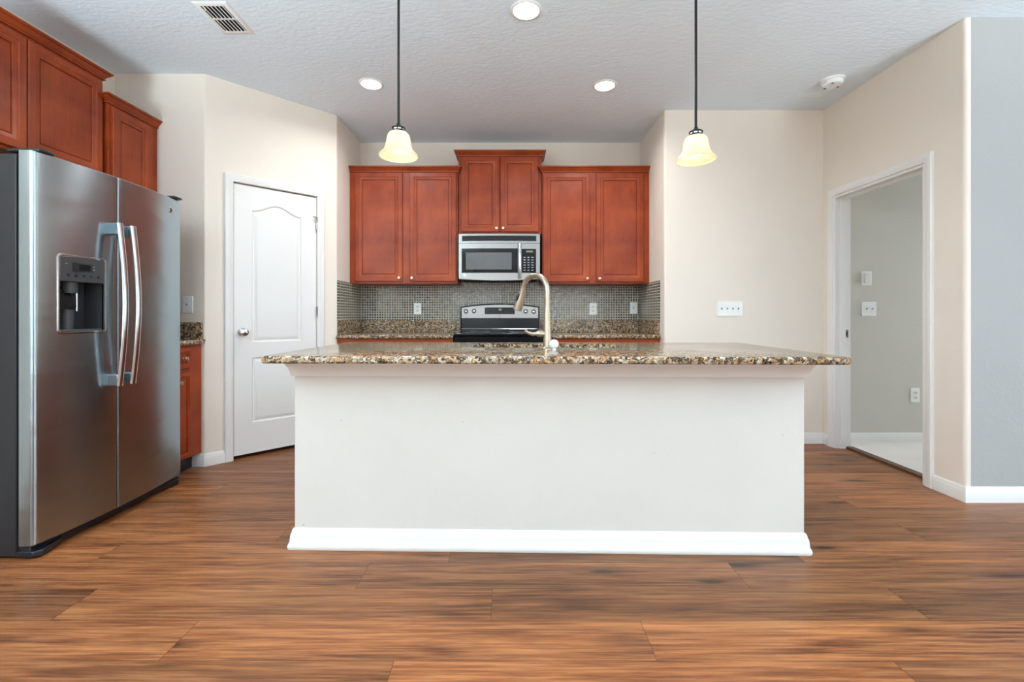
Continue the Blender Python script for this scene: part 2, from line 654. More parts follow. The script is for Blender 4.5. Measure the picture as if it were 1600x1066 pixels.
struct(MB().box(XL - .2, XE + .2, YBACK - .2, YB + .3, CEIL, CEIL + 0.1).build('ceiling', M['ceil']))
struct(MB().box(XL - TH, XL, YBACK - TH, YB + TH, 0, CEIL).build('wall_left', M['wall']))
struct(MB().box(XL, 1.395, YB, YB + TH, 0, CEIL).build('wall_back', M['wall']))

# pantry corner: short wall past the fridge, 45 degree wall with the door opening, alcove's left side
sL, sR, zD = 0.180, 0.785, 2.042
m = MB()
left = fillet([(XL, YL), P1, on45(sL), on45(sL, TH), (P1[0] - .05, YL + TH), (XL, YL + TH)], {1: 0.018})
m.prism(left, 0, CEIL)
right = fillet([on45(sR), P2, (AL, YB), (AL - TH, YB), (AL - TH, P2[1] + .05), on45(sR, TH)], {1: 0.018})
m.prism(right, 0, CEIL)
m.prism([on45(sL), on45(sR), on45(sR, TH), on45(sL, TH)], zD, CEIL)
struct(m.build('wall_pantry', M['wall']))

struct(MB().prism(fillet([(AR, YB), (AR, YF), (AR + TH, YF), (AR + TH, YB)], {1: 0.02}), 0, CEIL).build('wall_alcove_right', M['wall']))
struct(MB().box(AR + TH, XR, YF, YF + TH, 0, CEIL).build('wall_facing', M['wall']))

# right wall with the doorway; its outer corner is bull-nosed
dy0, dy1, dz = 2.863, 3.675, 2.018
m = MB()
m.box(XR, XR + TH, dy1, YF + TH, 0, CEIL)
m.box(XR, XR + TH, dy0, dy1, dz, CEIL)
m.prism(fillet([(XR, dy0), (XR, YR), (XR + 0.0295, YR), (XR + 0.0295, YR + .05), (XR + TH, YR + .05), (XR + TH, dy0)], {1: 0.022}), 0, CEIL)
struct(m.build('wall_right', M['wall']))
struct(MB().box(XR + 0.03, XE, YR, YR + 0.11, 0, CEIL).build('wall_right_outer', M['blue']))
# bedroom beyond the doorway
struct(MB().box(XR + TH, 5.5, YF, YF + TH, 0, CEIL).build('wall_bedroom_back', M['bed']))
m = MB()
m.box(5.5, 5.5 + TH, 2.72, 2.80, 0, CEIL)
m.box(5.5, 5.5 + TH, 3.70, YF + TH, 0, CEIL)
m.box(5.5, 5.5 + TH, 2.80, 3.70, 0, 0.65)
m.box(5.5, 5.5 + TH, 2.80, 3.70, 1.95, CEIL)
struct(m.build('wall_bedroom_side', M['bed']))
struct(MB().box(XR + TH + 0.005, 5.5, YR + 0.11, YF, 0.0, 0.014).build('floor_carpet', M['carpet']))
bpy.data.objects['bedroom_fill_light'].location = (5.45, 3.25, 1.3)

# living room behind the camera: rear and side walls with window openings
m = MB()
for a, b in ((XL, -2.2), (-0.2, 0.7), (3.3, XE)):
    m.box(a, b, YBACK - TH, YBACK, 0, CEIL)
m.box(-2.2, -0.2, YBACK - TH, YBACK, 0, 0.25)
m.box(-2.2, -0.2, YBACK - TH, YBACK, 2.25, CEIL)
m.box(0.7, 3.3, YBACK - TH, YBACK, 2.2, CEIL)
struct(m.build('wall_rear', M['wall']))
m = MB()
m.box(XE, XE + TH, YBACK - TH, -3.1, 0, CEIL)
m.box(XE, XE + TH, -0.1, YR + .11, 0, CEIL)
m.box(XE, XE + TH, -3.1, -0.1, 2.2, CEIL)
struct(m.build('wall_side', M['wall']))


def window_frame(name, w, h, panes, loc, rz):
    e = bpy.data.objects.new(name, None)
    e.location, e.rotation_euler = loc, (0, 0, rz)
    COL.objects.link(e)
    struct(e)
    f = MB()
    f.sweep([(-w / 2, 0), (-w / 2, h), (w / 2, h), (w / 2, 0)], [(-.05, 0), (0, 0), (0, .06), (-.05, .06)], XZ, closed=True)
    for i in range(1, panes):
        x = -w / 2 + w * i / panes
        f.box(x - .03, x + .03, -.06, 0, .05, h - .05)
    f.build('window_frame', M['white'], e)
    return e


window_frame('window_1', 2.0, 2.0, 2, (-1.2, YBACK - .02, .25), PI)
window_frame('window_2', 2.6, 2.2, 2, (2.0, YBACK - .02, 0), PI)
window_frame('fill_window', .9, 1.3, 1, (5.52, 3.25, .65), -PI / 2)  # unseen window added around the bedroom fill light
window_frame('window_3', 3.0, 2.2, 3, (XE + .02, -1.6, 0), -PI / 2)

# baseboards
BB = [(0, 0), (-.014, 0), (-.014, .058), (-.011, .066), (-.009, .072), (-.009, .080), (-.004, .088), (0, .088)]


def baseboard(name, path):
    # room lies to the right of the path
    return struct(MB().sweep(path, BB).build(name, M['white']))


baseboard('baseboard_left', [(-2.30, YL), P1, on45(0.126)])
baseboard('baseboard_pantry', [on45(0.852), P2, (AL, 3.93)])
baseboard('baseboard_facing', [(AR, 3.90), (AR, YF), (XR, YF), (XR, 3.735)])
baseboard('baseboard_right', [(XR, 2.803), (XR, YR), (XE, YR)])
baseboard('baseboard_bedroom', [(XR + TH, YF), (5.5, YF)])
baseboard('baseboard_rear', [(0.7, YBACK), (-0.2, YBACK), (-2.2, YBACK), (XL, YBACK), (XL, 1.9)])

CAS = [(0, 0), (0, .010), (.004, .013), (.020, .013), (.026, .017), (.050, .017), (.056, .012), (.058, 0)]

# doorway in the right wall: casing, jamb, strike plate
e = bpy.data.objects.new('door_2', None)
e.location, e.rotation_euler = (XR, (dy0 + dy1) / 2, 0), (0, 0, -PI / 2)
COL.objects.link(e)
struct(e, 'white cased doorway opening to the carpeted bedroom')
hw = (dy1 - dy0) / 2
MB().sweep([(-hw, 0), (-hw, dz), (hw, dz), (hw, 0)], CAS, XZ).build('door_casing', M['white'], e)
m = MB()
m.sweep([(-hw, 0), (-hw, dz), (hw, dz), (hw, 0)], [(0, .002), (-.018, .002), (-.018, -TH - .002), (0, -TH - .002)], XZ)
m.sweep([(-hw + .018, 0), (-hw + .018, dz - .018), (hw - .018, dz - .018), (hw - .018, 0)], [(0, -.035), (-.011, -.035), (-.011, -.075), (0, -.075)], XZ)
m.build('door_jamb', M['white'], e)
MB().sweep([(-hw, 0), (-hw, dz), (hw, dz), (hw, 0)], CAS, lambda u, v, w: (u, TH + w, v)).build('door_casing', M['white'], e)
m = MB()
m.box(-hw + .0178, -hw + .0205, .078, .102, .887, .947)
m.build('strike_plate', M['steel'], e, 0.001)
MB().box(-hw + .0178, -hw + .0212, .083, .096, .903, .93).build('latch_hole', M['slot'], e)
struct(MB().box(XR + .085, XR + TH + .02, dy0 + .018, dy1 - .018, 0, .016).build('trim_1', M['strip'], None, .004))

# ------------------------------------------------------------------ pantry door
def offset_poly(poly, d):
    """inward offset of a counter-clockwise polygon"""
    n = len(poly)
    out = []
    for i in range(n):
        p, a, b = Vector(poly[i]), Vector(poly[i - 1]), Vector(poly[(i + 1) % n])
        d0, d1 = (p - a).normalized(), (b - p).normalized()
        n0, n1 = Vector((-d0.y, d0.x)), Vector((-d1.y, d1.x))
        mm = n0 + n1
        mm = mm / max(mm.dot(n0), 0.3)
        out.append((p.x + mm.x * d, p.y + mm.y * d))
    return out


def molded_leaf(w, z0, z1, panels, thick, name, mat, parent):
    mb = MB()
    b = mb.bm
    PROF = [(0, 0), (.006, .007), (.015, .008), (.020, .006), (.034, .0015), (.040, .001)]
    outer = [b.verts.new((x, 0, z)) for x, z in ((0, z0), (w, z0), (w, z1), (0, z1))]
    edges = [b.edges.new((outer[i], outer[(i + 1) % 4])) for i in range(4)]
    for poly in panels:
        rings = [[b.verts.new((x, dp, z)) for x, z in offset_poly(poly, ins)] for ins, dp in PROF]
        n = len(poly)
        edges += [b.edges.new((rings[0][i], rings[0][(i + 1) % n])) for i in range(n)]
        for r0, r1 in zip(rings, rings[1:]):
            for i in range(n):
                b.faces.new((r0[i], r0[(i + 1) % n], r1[(i + 1) % n], r1[i]))
        b.faces.new(rings[-1])
    bmesh.ops.triangle_fill(b, use_beauty=True, use_dissolve=False, edges=edges)
    back = [b.verts.new((x, thick, z)) for x, z in ((0, z0), (w, z0), (w, z1), (0, z1))]
    for i in range(4):
        j = (i + 1) % 4
        b.faces.new((outer[i], back[i], back[j], outer[j]))
    b.faces.new(back)
    return mb.build(name, mat, parent, angle=0.35)


dw = sR - sL - 0.006
pd = thing('door_1', 'white two-panel pantry door with an arched upper panel, in the angled wall', 'door', (*on45(sL + .003), 0), PI / 4, kind='structure')
arch = [(.12, .861), (dw - .12, .861), (dw - .12, 1.852)]
for i in range(1, 24):
    t_ = i / 24
    x = (dw - .12) + (.24 - dw) * t_
    s_ = abs(2 * t_ - 1)
    arch.append((x, 1.852 + .060 * (0.5 + 0.5 * math.cos(PI * min(1, s_ * 1.04)))))
arch.append((.12, 1.852))
low = [(.12, .257), (dw - .12, .257), (dw - .12, .746), (.12, .746)]
leaf = molded_leaf(dw, .028, 2.034, [arch, low], .035, 'door_leaf', M['white'], pd)
leaf.location = (0, .004, 0)
m = MB()
m.sweep([(-.006, 0), (-.006, 2.043), (dw + .006, 2.043), (dw + .006, 0)], CAS, XZ)
m.build('door_casing', M['white'], pd)
m = MB()
m.lathe([(.001, .004), (.031, .004), (.031, -.002), (.026, -.008), (.013, -.011), (.011, -.026), (.016, -.034), (.026, -.042), (.029, -.052), (.026, -.062), (.014, -.069), (.001, -.070)], (.056, 0, .939), 'y')
m.build('door_knob', M['chrome'], pd)
for z in (1.817, 1.083, .25):
    m = MB()
    m.lathe([(.001, z - .048), (.0065, z - .046), (.0065, z + .046), (.009, z + .050), (.001, z + .053)], (dw + .001, -.010, 0), 'z', 12)
    m.box(dw - .003, dw + .005, -.008, .004, z - .044, z + .044)
    m.build('hinge', M['chrome'], pd)
m = MB()
m.tube([(dw + .001, -.012, 1.865), (dw - .02, -.022, 1.868), (dw - .034, -.024, 1.868)], .0045, 8)
m.build('door_stop', M['steel'], pd)

# ------------------------------------------------------------------ cabinets
def px(p, y):
    return (p - CX) * y / F


def pz(p, y):
    return EYE - (p - CY) * y / F


def panel_door(w, h, mat, parent, name='door', x=0, z=0, y=-.019):
    m = MB()
    R = [(0, .019), (0, .004), (.004, 0), (.038, 0), (.041, .003), (.046, .0045), (.062, .007), (.065, .0150), (.0695, .0150), (.072, .0105)]
    if min(w, h) < .2:
        R = [(i * .55, d * .8) for i, d in R]
        R[0] = (0, .019)
    m.loft([[(i, d, i), (w - i, d, i), (w - i, d, h - i), (i, d, h - i)] for i, d in R])
    o = m.build(name, mat, parent)
    o.location = (x, y, z)
    return o


def cab_knob(parent, x, z):
    m = MB()
    m.lathe([(.001, 0), (.009, 0), (.009, -.003), (.005, -.006), (.005, -.014), (.012, -.019), (.0145, -.024), (.012, -.029), (.001, -.031)], (x, 0, z), 'y', 16)
    return m.build('knob', M['knob'], parent)


CROWN = [(0, 0), (.011, 0), (.012, .005), (.007, .007), (.008, .011), (.013, .014), (.018, .024), (.029, .032), (.030, .034), (.026, .036), (.027, .038), (.035, .039), (.036, .044), (.040, .0445), (.040, .052), (0, .052)]


def crown_prof(h, p):
    return [(o * p / .040, w * h / .052) for o, w in CROWN]


def wall_cabinet(name, label, loc, rz, W, D, H, doors, crown=None, group=None):
    """local x 0..W along the face, face frame front at y=0, box reaching back to y=D; crown=(left return, right return)"""
    r = thing(name, label, 'cabinet', loc, rz, group)
    m = MB()
    m.box(0, W, .0, D, 0.0, H)
    m.build('cabinet_box', M['cherry'], r, .0015)
    m = MB()
    m.box(.012, W - .012, .004, D - .004, -.004, .002)
    m.build('bottom_panel', M['cherry_h'], r)
    for x0, x1, z0, z1, ks in doors:
        d = panel_door(x1 - x0, z1 - z0, M['cherry'], r, 'door', x0, z0)
        if ks:
            cab_knob(d, (x1 - x0 - .026) if ks == 'r' else .026, .030)
    if crown:
        lr, rr = crown
        path = ([(W, rr)] if rr else []) + [(W, 0), (0, 0)] + ([(0, lr)] if lr else [])
        m = MB()
        m.sweep(path, crown_prof(.050, .038))
        c = m.build('crown_molding', M['cherry_h'], r)
        c.location = (0, 0, H - .006)
    return r


YC = 4.21
kx = lambda p, y=YC - .019: px(p, y)
kz = lambda p, y=YC - .019: pz(p, y)
z0c, z1c = 1.356, 2.385
AG = 'cherry wall cabinets over the back counter'
XLc, XRc = -.486, .289
wall_cabinet('wall_cabinet', 'cherry two-door wall cabinet to the left of the microwave', (AL + .002, YC, z0c), 0, XLc - AL - .004, YB - YC - .012, z1c - z0c,
             [(kx(554) - AL, kx(628.2) - AL, kz(439.8) - z0c, kz(269.5) - z0c, 'r'),
              (kx(639.5) - AL, kx(712.2) - AL, kz(439.8) - z0c, kz(269.5) - z0c, 'l')], (None, .028), AG)
wall_cabinet('wall_cabinet', 'cherry two-door wall cabinet to the right of the microwave', (XRc, YC, z0c), 0, AR - XRc - .002, YB - YC - .012, z1c - z0c,
             [(kx(848.6) - XRc, kx(921.8) - XRc, kz(440.6) - z0c, kz(270.8) - z0c, 'r'),
              (kx(931.8) - XRc, kx(1005.9) - XRc, kz(440.6) - z0c, kz(270.8) - z0c, 'l')], (.028, None), AG)
YM = 4.24
zm0 = 1.815
mx = lambda p: px(p, YM - .019)
mz = lambda p: pz(p, YM - .019)
wall_cabinet('wall_cabinet', 'short raised cherry cabinet with two doors above the microwave', (XLc + .002, YM, zm0), 0, XRc - XLc - .004, YB - YM - .012, 2.54 - zm0,
             [(mx(720) - XLc, mx(780) - XLc, mz(362.3) - zm0, mz(244.5) - zm0, 'r'),
              (mx(781.4) - XLc, mx(841.2) - XLc, mz(362.3) - zm0, mz(244.5) - zm0, 'l')], (.26, .26), AG)

# left wall, faces turned to +x: local x runs along +y
X1, X2 = -2.522, -2.490
YJ = 2.83
wall_cabinet('wall_cabinet', 'tall-topped cherry cabinet above the refrigerator', (X1, YJ - .914, 1.90), PI / 2, .912, X1 - XL - .003, 2.525 - 1.90,
             [(.012, .454, .014, .600, None), (.460, .894, .014, .600, None)], (None, .26), 'cherry wall cabinets on the left wall')
wall_cabinet('wall_cabinet', 'narrow single-door cherry cabinet beyond the refrigerator, against the beige wall', (X2, YJ, z0c), PI / 2, YL - YJ - .003, X2 - XL - .003, z1c - z0c,
             [(.016, .318, .014, 1.006, 'l')], (.03, None), 'cherry wall cabinets on the left wall')


def base_cabinet(label, loc, rz, W, D, H, fronts, group=None, hinge_right=False):
    r = thing('base_cabinet', label, 'cabinet', loc, rz, group)
    m = MB()
    m.box(0, W, 0, D, .10, H)
    m.build('cabinet_box', M['cherry'], r, .0015)
    MB().box(.004, W - .004, .06, D, 0, .1005).build('toe_kick', M['plastic'], r)
    for x0, x1 in fronts:
        d = panel_door(x1 - x0, .135, M['cherry_h'], r, 'drawer', x0, H - .155)
        cab_knob(d, (x1 - x0) / 2, .0675)
        d = panel_door(x1 - x0, H - .10 - .20, M['cherry'], r, 'door', x0, .115)
        cab_knob(d, .03 if hinge_right else x1 - x0 - .03, H - .36)
    return r


HC = .897
xc = -2.178
base_cabinet('cherry base cabinet with drawer between refrigerator and pantry wall', (xc, 2.925, 0), PI / 2, YL - 2.925 - .003, xc - XL - .003, HC - .032, [(.012, .175)], None, True)
YBC = 3.905
base_cabinet('cherry base cabinet left of the range', (AL + .002, YBC, 0), 0, -.493 - AL, YB - YBC - .003, HC - .032, [(.02, .48), (.49, .96)], 'base cabinets beside the range')
base_cabinet('cherry base cabinet right of the range', (.291, YBC, 0), 0, AR - .293, YB - YBC - .003, HC - .032, [(.02, .48), (.49, .96)], 'base cabinets beside the range')

# ------------------------------------------------------------------ granite worktops
def slab(poly, z0, z1, r=.010):
    """slab with a rounded nosing along all edges"""
    m = MB()
    n = 4
    rings = []
    ccw = sum(a[0] * b[1] - b[0] * a[1] for a, b in zip(poly, poly[1:] + poly[:1])) > 0
    poly = poly if ccw else poly[::-1]
    for k in range(n + 1):
        a = PI / 2 * k / n
        rings.append([(x, y, z0 + r * (1 - math.sin(a))) for x, y in offset_poly(poly, r * (1 - math.cos(a)))][:])
    rings = rings[::-1]
    low = []
    for k in range(n + 1):
        a = PI / 2 * k / n
        low.append([(x, y, z0 + r - r * math.cos(a)) for x, y in offset_poly(poly, r - r * math.sin(a))])
    up = []
    for k in range(n + 1):
        a = PI / 2 * k / n
        up.append([(x, y, z1 - r + r * math.sin(a)) for x, y in offset_poly(poly, r - r * math.cos(a))])
    m.loft(low + up)
    return m


def worktop(label, poly, splashes, group):
    r = thing('countertop', label, 'countertop', (0, 0, 0), 0, group)
    slab(poly, HC - .032, HC).build('worktop', M['granite'], r)
    for b in splashes:
        MB().box(*b).build('splash', M['granite'], r, .003)
    return r


ZS = 1.0165
worktop('tan granite worktop and upstand left of the range', [(AL + .001, 3.88), (-.4885, 3.88), (-.4885, YB - .001), (AL + .001, YB - .001)],
        [(AL + .022, -.49, YB - .021, YB - .001, HC, ZS), (AL + .001, AL + .021, 3.905, YB - .001, HC, ZS)], 'granite worktops along the walls')
worktop('tan granite worktop and upstand right of the range', [(.2865, 3.88), (AR - .001, 3.88), (AR - .001, YB - .001), (.2865, YB - .001)],
        [(.288, AR - .022, YB - .021, YB - .001, HC, ZS), (AR - .021, AR - .001, 3.905, YB - .001, HC, ZS)], 'granite worktops along the walls')
worktop('short granite worktop corner seen past the refrigerator', [(XL + .001, 2.925), (-2.150, 2.925), (-2.150, YL - .001), (XL + .001, YL - .001)],
        [(XL + .022, -2.165, YL - .021, YL - .001, HC, ZS), (XL + .001, XL + .021, 2.93, YL - .001, HC, ZS)], 'granite worktops along the walls')

# mosaic backsplash (surface tiles on three walls of the alcove)
ZT = 1.362
TG = 'mosaic backsplash'
tag(MB().box(AL + .0095, AR - .0095, YB - .009, YB - .0005, ZS, 1.79).build('tile_backsplash', M['tile_x']), 'grey and brown glass mosaic backsplash behind the range', 'backsplash', TG)
tag(MB().box(AL + .0005, AL + .009, 3.905, YB - .0005, ZS, ZT - .001).build('tile_backsplash', M['tile_y']), 'glass mosaic on the left side wall of the range alcove', 'backsplash', TG)
tag(MB().box(AR - .009, AR - .0005, 3.905, YB - .0005, ZS, ZT - .001).build('tile_backsplash', M['tile_y']), 'glass mosaic on the right side wall of the range alcove', 'backsplash', TG)

# ------------------------------------------------------------------ kitchen island
isl_c = Vector((.161, 2.067))
ISR = math.radians(-1.25)
isl = thing('kitchen_island', 'long off-white island wall with white baseboard under the granite top', 'kitchen island', (isl_c.x, isl_c.y, 0), ISR)
hwI = 1.151
zI = .895 - .0325
MB().box(-hwI, hwI, 0, .115, 0, zI).build('front_panel', M['panel'], isl, .006)
ISB = [(0, 0), (.016, 0), (.020, .006), (.022, .016), (.020, .026), (.015, .036), (.013, .060), (.012, .068), (.008, .078), (.006, .090), (0, .0955)]
m = MB()
m.sweep([(hwI, .115), (hwI, 0), (-hwI, 0), (-hwI, .115)], ISB)
m.build('baseboard', M['white'], isl)
ICR = [(0, -.073), (.010, -.073), (.012, -.066), (.014, -.055), (.020, -.036), (.027, -.022), (.034, -.014), (.036, 0), (0, 0)]
m = MB()
m.sweep([(hwI, .115), (hwI, 0), (-hwI, 0), (-hwI, .115)], ICR)
o = m.build('cove_trim', M['white'], isl)
o.location = (0, 0, zI)
m = MB()
m.box(-hwI + .004, -.42, .116, .74, .10, zI)
m.box(.48, hwI - .004, .116, .74, .10, zI)
m.box(-.42, .48, .116, .22, .10, zI)
m.box(-.42, .48, .72, .74, .10, zI)
m.box(-.42, .48, .116, .74, .10, .12)
m.build('cabinet_box', M['cherry'], isl)
MB().box(-hwI + .01, hwI - .01, .116, .68, 0, .10).build('toe_kick', M['plastic'], isl)
for i in range(4):
    x0 = -hwI + .02 + i * .568
    d = panel_door(.556, .56, M['cherry'], isl, 'door', x0 + .556, .12, .759)
    d.rotation_euler = (0, 0, PI)
    cab_knob(d, .03, .50)
    d = panel_door(.556, .13, M['cherry_h'], isl, 'drawer', x0 + .556, .70, .759)
    d.rotation_euler = (0, 0, PI)
    cab_knob(d, .278, .065)

# island countertop with the sink cut-out
ct = thing('countertop', 'large speckled tan granite top of the island', 'countertop', (isl_c.x, isl_c.y, 0), ISR)
wl, wr, yf, yb_ = -1.214, 1.243, -.171, .81
sx0, sx1, sy0, sy1 = -.375, .445, .335, .675
sink_hole = rrect(sx0, sx1, sy0, sy1, .05, 6)
outer = fillet([(wl, yf), (wr, yf), (wr, yb_), (wl, yb_)], {0: .02, 1: .02, 2: .02, 3: .02}, 5)
m = MB()
b = m.bm
r_ = .011
zt, zb = .895, .8627
n = 5
prof = [(r_ - r_ * math.sin(PI / 2 * k / n), zb + r_ - r_ * math.cos(PI / 2 * k / n)) for k in range(n + 1)] + \
       [(r_ - r_ * math.cos(PI / 2 * k / n), zt - r_ + r_ * math.sin(PI / 2 * k / n)) for k in range(n + 1)]
rings = [[b.verts.new((x, y, z)) for x, y in offset_poly(outer, ins)] for ins, z in prof]
for r0, r1 in zip(rings, rings[1:]):
    for i in range(len(r0)):
        b.faces.new((r0[i], r0[(i + 1) % len(r0)], r1[(i + 1) % len(r0)], r1[i]))
for ring, z in ((rings[0], zb), (rings[-1], zt)):
    hole = [b.verts.new((x, y, z)) for x, y in sink_hole]
    ed = []
    for loop in (ring, hole):
        for i in range(len(loop)):
            e_ = b.edges.get((loop[i], loop[(i + 1) % len(loop)])) or b.edges.new((loop[i], loop[(i + 1) % len(loop)]))
            ed.append(e_)
    bmesh.ops.triangle_fill(b, use_beauty=True, use_dissolve=False, edges=ed)
    if z == zb:
        h0 = hole
    else:
        for i in range(len(hole)):
            j = (i + 1) % len(hole)
            b.faces.new((h0[i], h0[j], hole[j], hole[i]))
m.build('worktop', M['granite'], ct)

sk = thing('sink', 'stainless undermount sink set in the island top', 'sink', (isl_c.x, isl_c.y, 0), ISR)
m = MB()
o_ = rrect(sx0 - .02, sx1 + .02, sy0 - .02, sy1 + .02, .06, 6)
i_ = rrect(sx0 - .004, sx1 + .004, sy0 - .004, sy1 + .004, .052, 6)
d_ = rrect(sx0 + .012, sx1 - .012, sy0 + .012, sy1 - .012, .05, 6)
m.loft([[(x, y, .8622) for x, y in o_], [(x, y, .8622) for x, y in i_], [(x, y, .70) for x, y in d_], [(x * .9 + .004, (y - .505) * .9 + .505, .685) for x, y in d_]], True, False)
bb = m.bm
bb.verts.ensure_lookup_table()
m.face(list(bb.verts)[-len(d_):])
m.build('basin', M['steel'], sk)
MB().lathe([(.001, .6862), (.045, .6862), (.045, .690), (.035, .6915), (.001, .6905)], (.035, .505, 0)).build('drain', M['chrome'], sk)

# faucet
fx, fy = px(855.0, 2.30), 2.30
fa = thing('faucet', 'tall gooseneck brushed nickel faucet standing behind the island sink rim', 'faucet', (fx, fy, .895), 0)
m = MB()
m.lathe([(.001, 0), (.027, 0), (.027, .006), (.0215, .012), (.0205, .03), (.0195, .10), (.0165, .18), (.0150, .21), (.001, .211)], (0, 0, 0))
m.build('body', M['nickel'], fa)
dirv = Vector((-.118, .135, 0))
pts = [Vector((0, 0, .20)), Vector((0, 0, .25)), Vector((0, 0, .295))]
for i in range(1, 15):
    a = PI * i / 14 * .93
    pts.append(dirv * (.5 * (1 - math.cos(a))) + Vector((0, 0, .295 + .082 * math.sin(a))))
tip = pts[-1]
dn = (pts[-1] - pts[-2]).normalized()
m = MB()
m.tube(pts, .0142, 16)
m.build('spout', M['nickel'], fa)
dn = (dn + Vector((-.10, .02, -.25))).normalized()
m = MB()
hp = [tip - dn * .004, tip + dn * .02, tip + dn * .05, tip + dn * .09, tip + dn * .118, tip + dn * .121]
m.tube(hp, [.0150, .0160, .0185, .0235, .0245, .022], 18)
h_ = m.build('spray_head', M['nickel'], fa)
m = MB()
side = Vector((-.016, -.012, 0))
m.tube([tip + dn * .03 + side, tip + dn * .05 + side * 1.2, tip + dn * .07 + side * 1.3], [.004, .007, .004], 10)
m.build('spray_button', M['plastic'], h_)
m = MB()
hz = pz(521.5, 2.30) - .895
m.lathe([(.001, .012), (.0165, .012), (.0165, -.030), (.0175, -.031), (.0175, -.036), (.0165, -.037), (.0165, -.046), (.013, -.054), (.001, -.058)], (0, 0, hz), 'x', 18)
hd = m.build('handle', M['nickel'], fa)
m = MB()
m.tube([(-.050, 0, hz), (-.075, -.005, hz - .003), (-.095, -.012, hz + .004), (-.112, -.020, hz + .016)], [.010, .009, .0075, .0065], 12)
m.build('lever', M['nickel'], hd)

m = MB()
bx, by = px(865.8, 2.235), 2.235
m.lathe([(.001, 0), (.010, 0), (.011, .004), (.007, .010), (.001, .011)], (0, 0, 0), 'z', 18)
m.sphere((0, 0, .0305), .0225, 1, .8, 1)
o = m.build('white_cap', M['whiteball'])
o.location = (bx, by, .895)
tag(o, 'small round white cap beside the foot of the faucet', 'cap')

# ------------------------------------------------------------------ refrigerator (faces +x)
fr = thing('refrigerator', 'stainless side-by-side refrigerator with ice and water dispenser', 'refrigerator', (-2.155, 2.448, 0), PI / 2)
WH = .4585
m = MB()
m.box(-WH + .004, WH - .004, .0, .60, .012, 1.772)
m.build('cabinet_case', M['case'], fr, .004)
m = MB()
m.box(-WH + .012, WH - .012, -.012, .0, .07, 1.765)
m.build('door_gasket', M['plastic'], fr)
XS = 2.387 - 2.448            # seam
ZF0, ZF1 = .060, 1.7855


def bow(x):
    """front of the doors: -y distance of the skin, deepest near the seam"""
    t = (x - XS) / (WH - XS) if x > XS else (x - XS) / (WH + XS)
    return -.104 + (.042 if x > XS else .026) * t * t


def fridge_door(name, xa, xb, hole=None):
    """skin with rounded outer edges; hole=(x0,x1,z0,z1)"""
    m = MB()
    R = .020
    Ra, Rb = (R, .004) if xa < XS - .1 else (.004, R)
    xs = set()
    N = 18
    for i in range(N + 1):
        xs.add(round(xa + Ra + (xb - xa - Ra - Rb) * i / N, 5))
    if hole:
        xs |= {hole[0], hole[1]}
    edge_a = [(xa + Ra - Ra * math.cos(PI / 2 * k / 5), bow(xa + Ra) + Ra - Ra * math.sin(PI / 2 * k / 5)) for k in range(5)]
    edge_b = [(xb - Rb + Rb * math.sin(PI / 2 * k / 5), bow(xb - Rb) + Rb - Rb * math.cos(PI / 2 * k / 5)) for k in range(1, 6)]
    plan = [(xa, -.016)] + edge_a + [(x, bow(x)) for x in sorted(xs)] + edge_b + [(xb, -.016)]
    zs = [ZF0, ZF0 + .004] + ([hole[2], hole[3]] if hole else [.9]) + [ZF1 - .004, ZF1]
    rows = []
    for z in zs:
        s_ = .004 if z in (ZF0, ZF1) else 0
        rows.append([m.bm.verts.new((x, min(-.016, y + s_), z)) for x, y in plan])
    for j in range(len(zs) - 1):
        for i in range(len(plan) - 1):
            if hole and zs[j] == hole[2] and plan[i][0] >= hole[0] - 1e-6 and plan[i + 1][0] <= hole[1] + 1e-6 and plan[i][1] < -.03:
                continue
            m.face([rows[j][i], rows[j][i + 1], rows[j + 1][i + 1], rows[j + 1][i]])
        m.face([rows[j][-1], rows[j][0], rows[j + 1][0], rows[j + 1][-1]])
    m.face(rows[0][::-1])
    m.face(rows[-1])
    return m.build(name, M['fridge'], fr)


DX0, DX1, DZ0, DZ1 = 2.090 - 2.448, 2.310 - 2.448, .986, 1.342
fd = fridge_door('freezer_door', -WH, XS - .003, (round(DX0, 5), round(DX1, 5), DZ0, DZ1))
rd = fridge_door('fresh_food_door', XS + .003, WH)
# dispenser: liner, chrome surround, control panel, paddle, spout, tray
yd = bow(DX0)
m = MB()
ins = .002
lin = [(DX0 - ins, DX1 + ins, DZ0 - ins, DZ1 + ins)]
x0, x1, z0, z1 = lin[0]
yb2 = -.006
yo = yd + .001
A = [(x0, yo, z0), (x1, yo, z0), (x1, yo, z1), (x0, yo, z1)]
Bk = [(x0 + .02, yb2 - .012, z0 + .006), (x1 - .02, yb2 - .012, z0 + .006), (x1 - .02, yb2 - .012, z1), (x0 + .02, yb2 - .012, z1)]
m.loft([A, Bk], True, False)
m.face([v for v in list(m.bm.verts)[-4:]])
m.build('dispenser_liner', M['plastic'], fd)
m = MB()
m.sweep(rrect(DX0, DX1, DZ0, DZ1, .012, 4), [(0.004, 0), (0.004, .002), (-.003, .003), (-.009, .001), (-.009, -.004), (.002, -.004)], lambda u, v, w: (u, bow(u) - w, v), closed=True)
m.build('dispenser_trim', M['chrome'], fd)
m = MB()
ptop = [(DX0 + .002, DZ1 - .236 + .118), (DX1 - .002, DZ1 - .118), (DX1 - .002, DZ1 - .006)] + \
       [(DX1 - .002 + (DX0 - DX1 + .004) * t / 8, DZ1 - .006 + .010 * math.sin(PI * t / 8)) for t in range(1, 8)] + [(DX0 + .002, DZ1 - .006)]
m.prism(ptop, 0, 1, lambda u, v, w: (u, bow(u) - .004 + w * .055, v))
pn = m.build('control_panel', M['dgrey'], fd, .003)
yp = bow((DX0 + DX1) / 2) - .004
xm = (DX0 + DX1) / 2
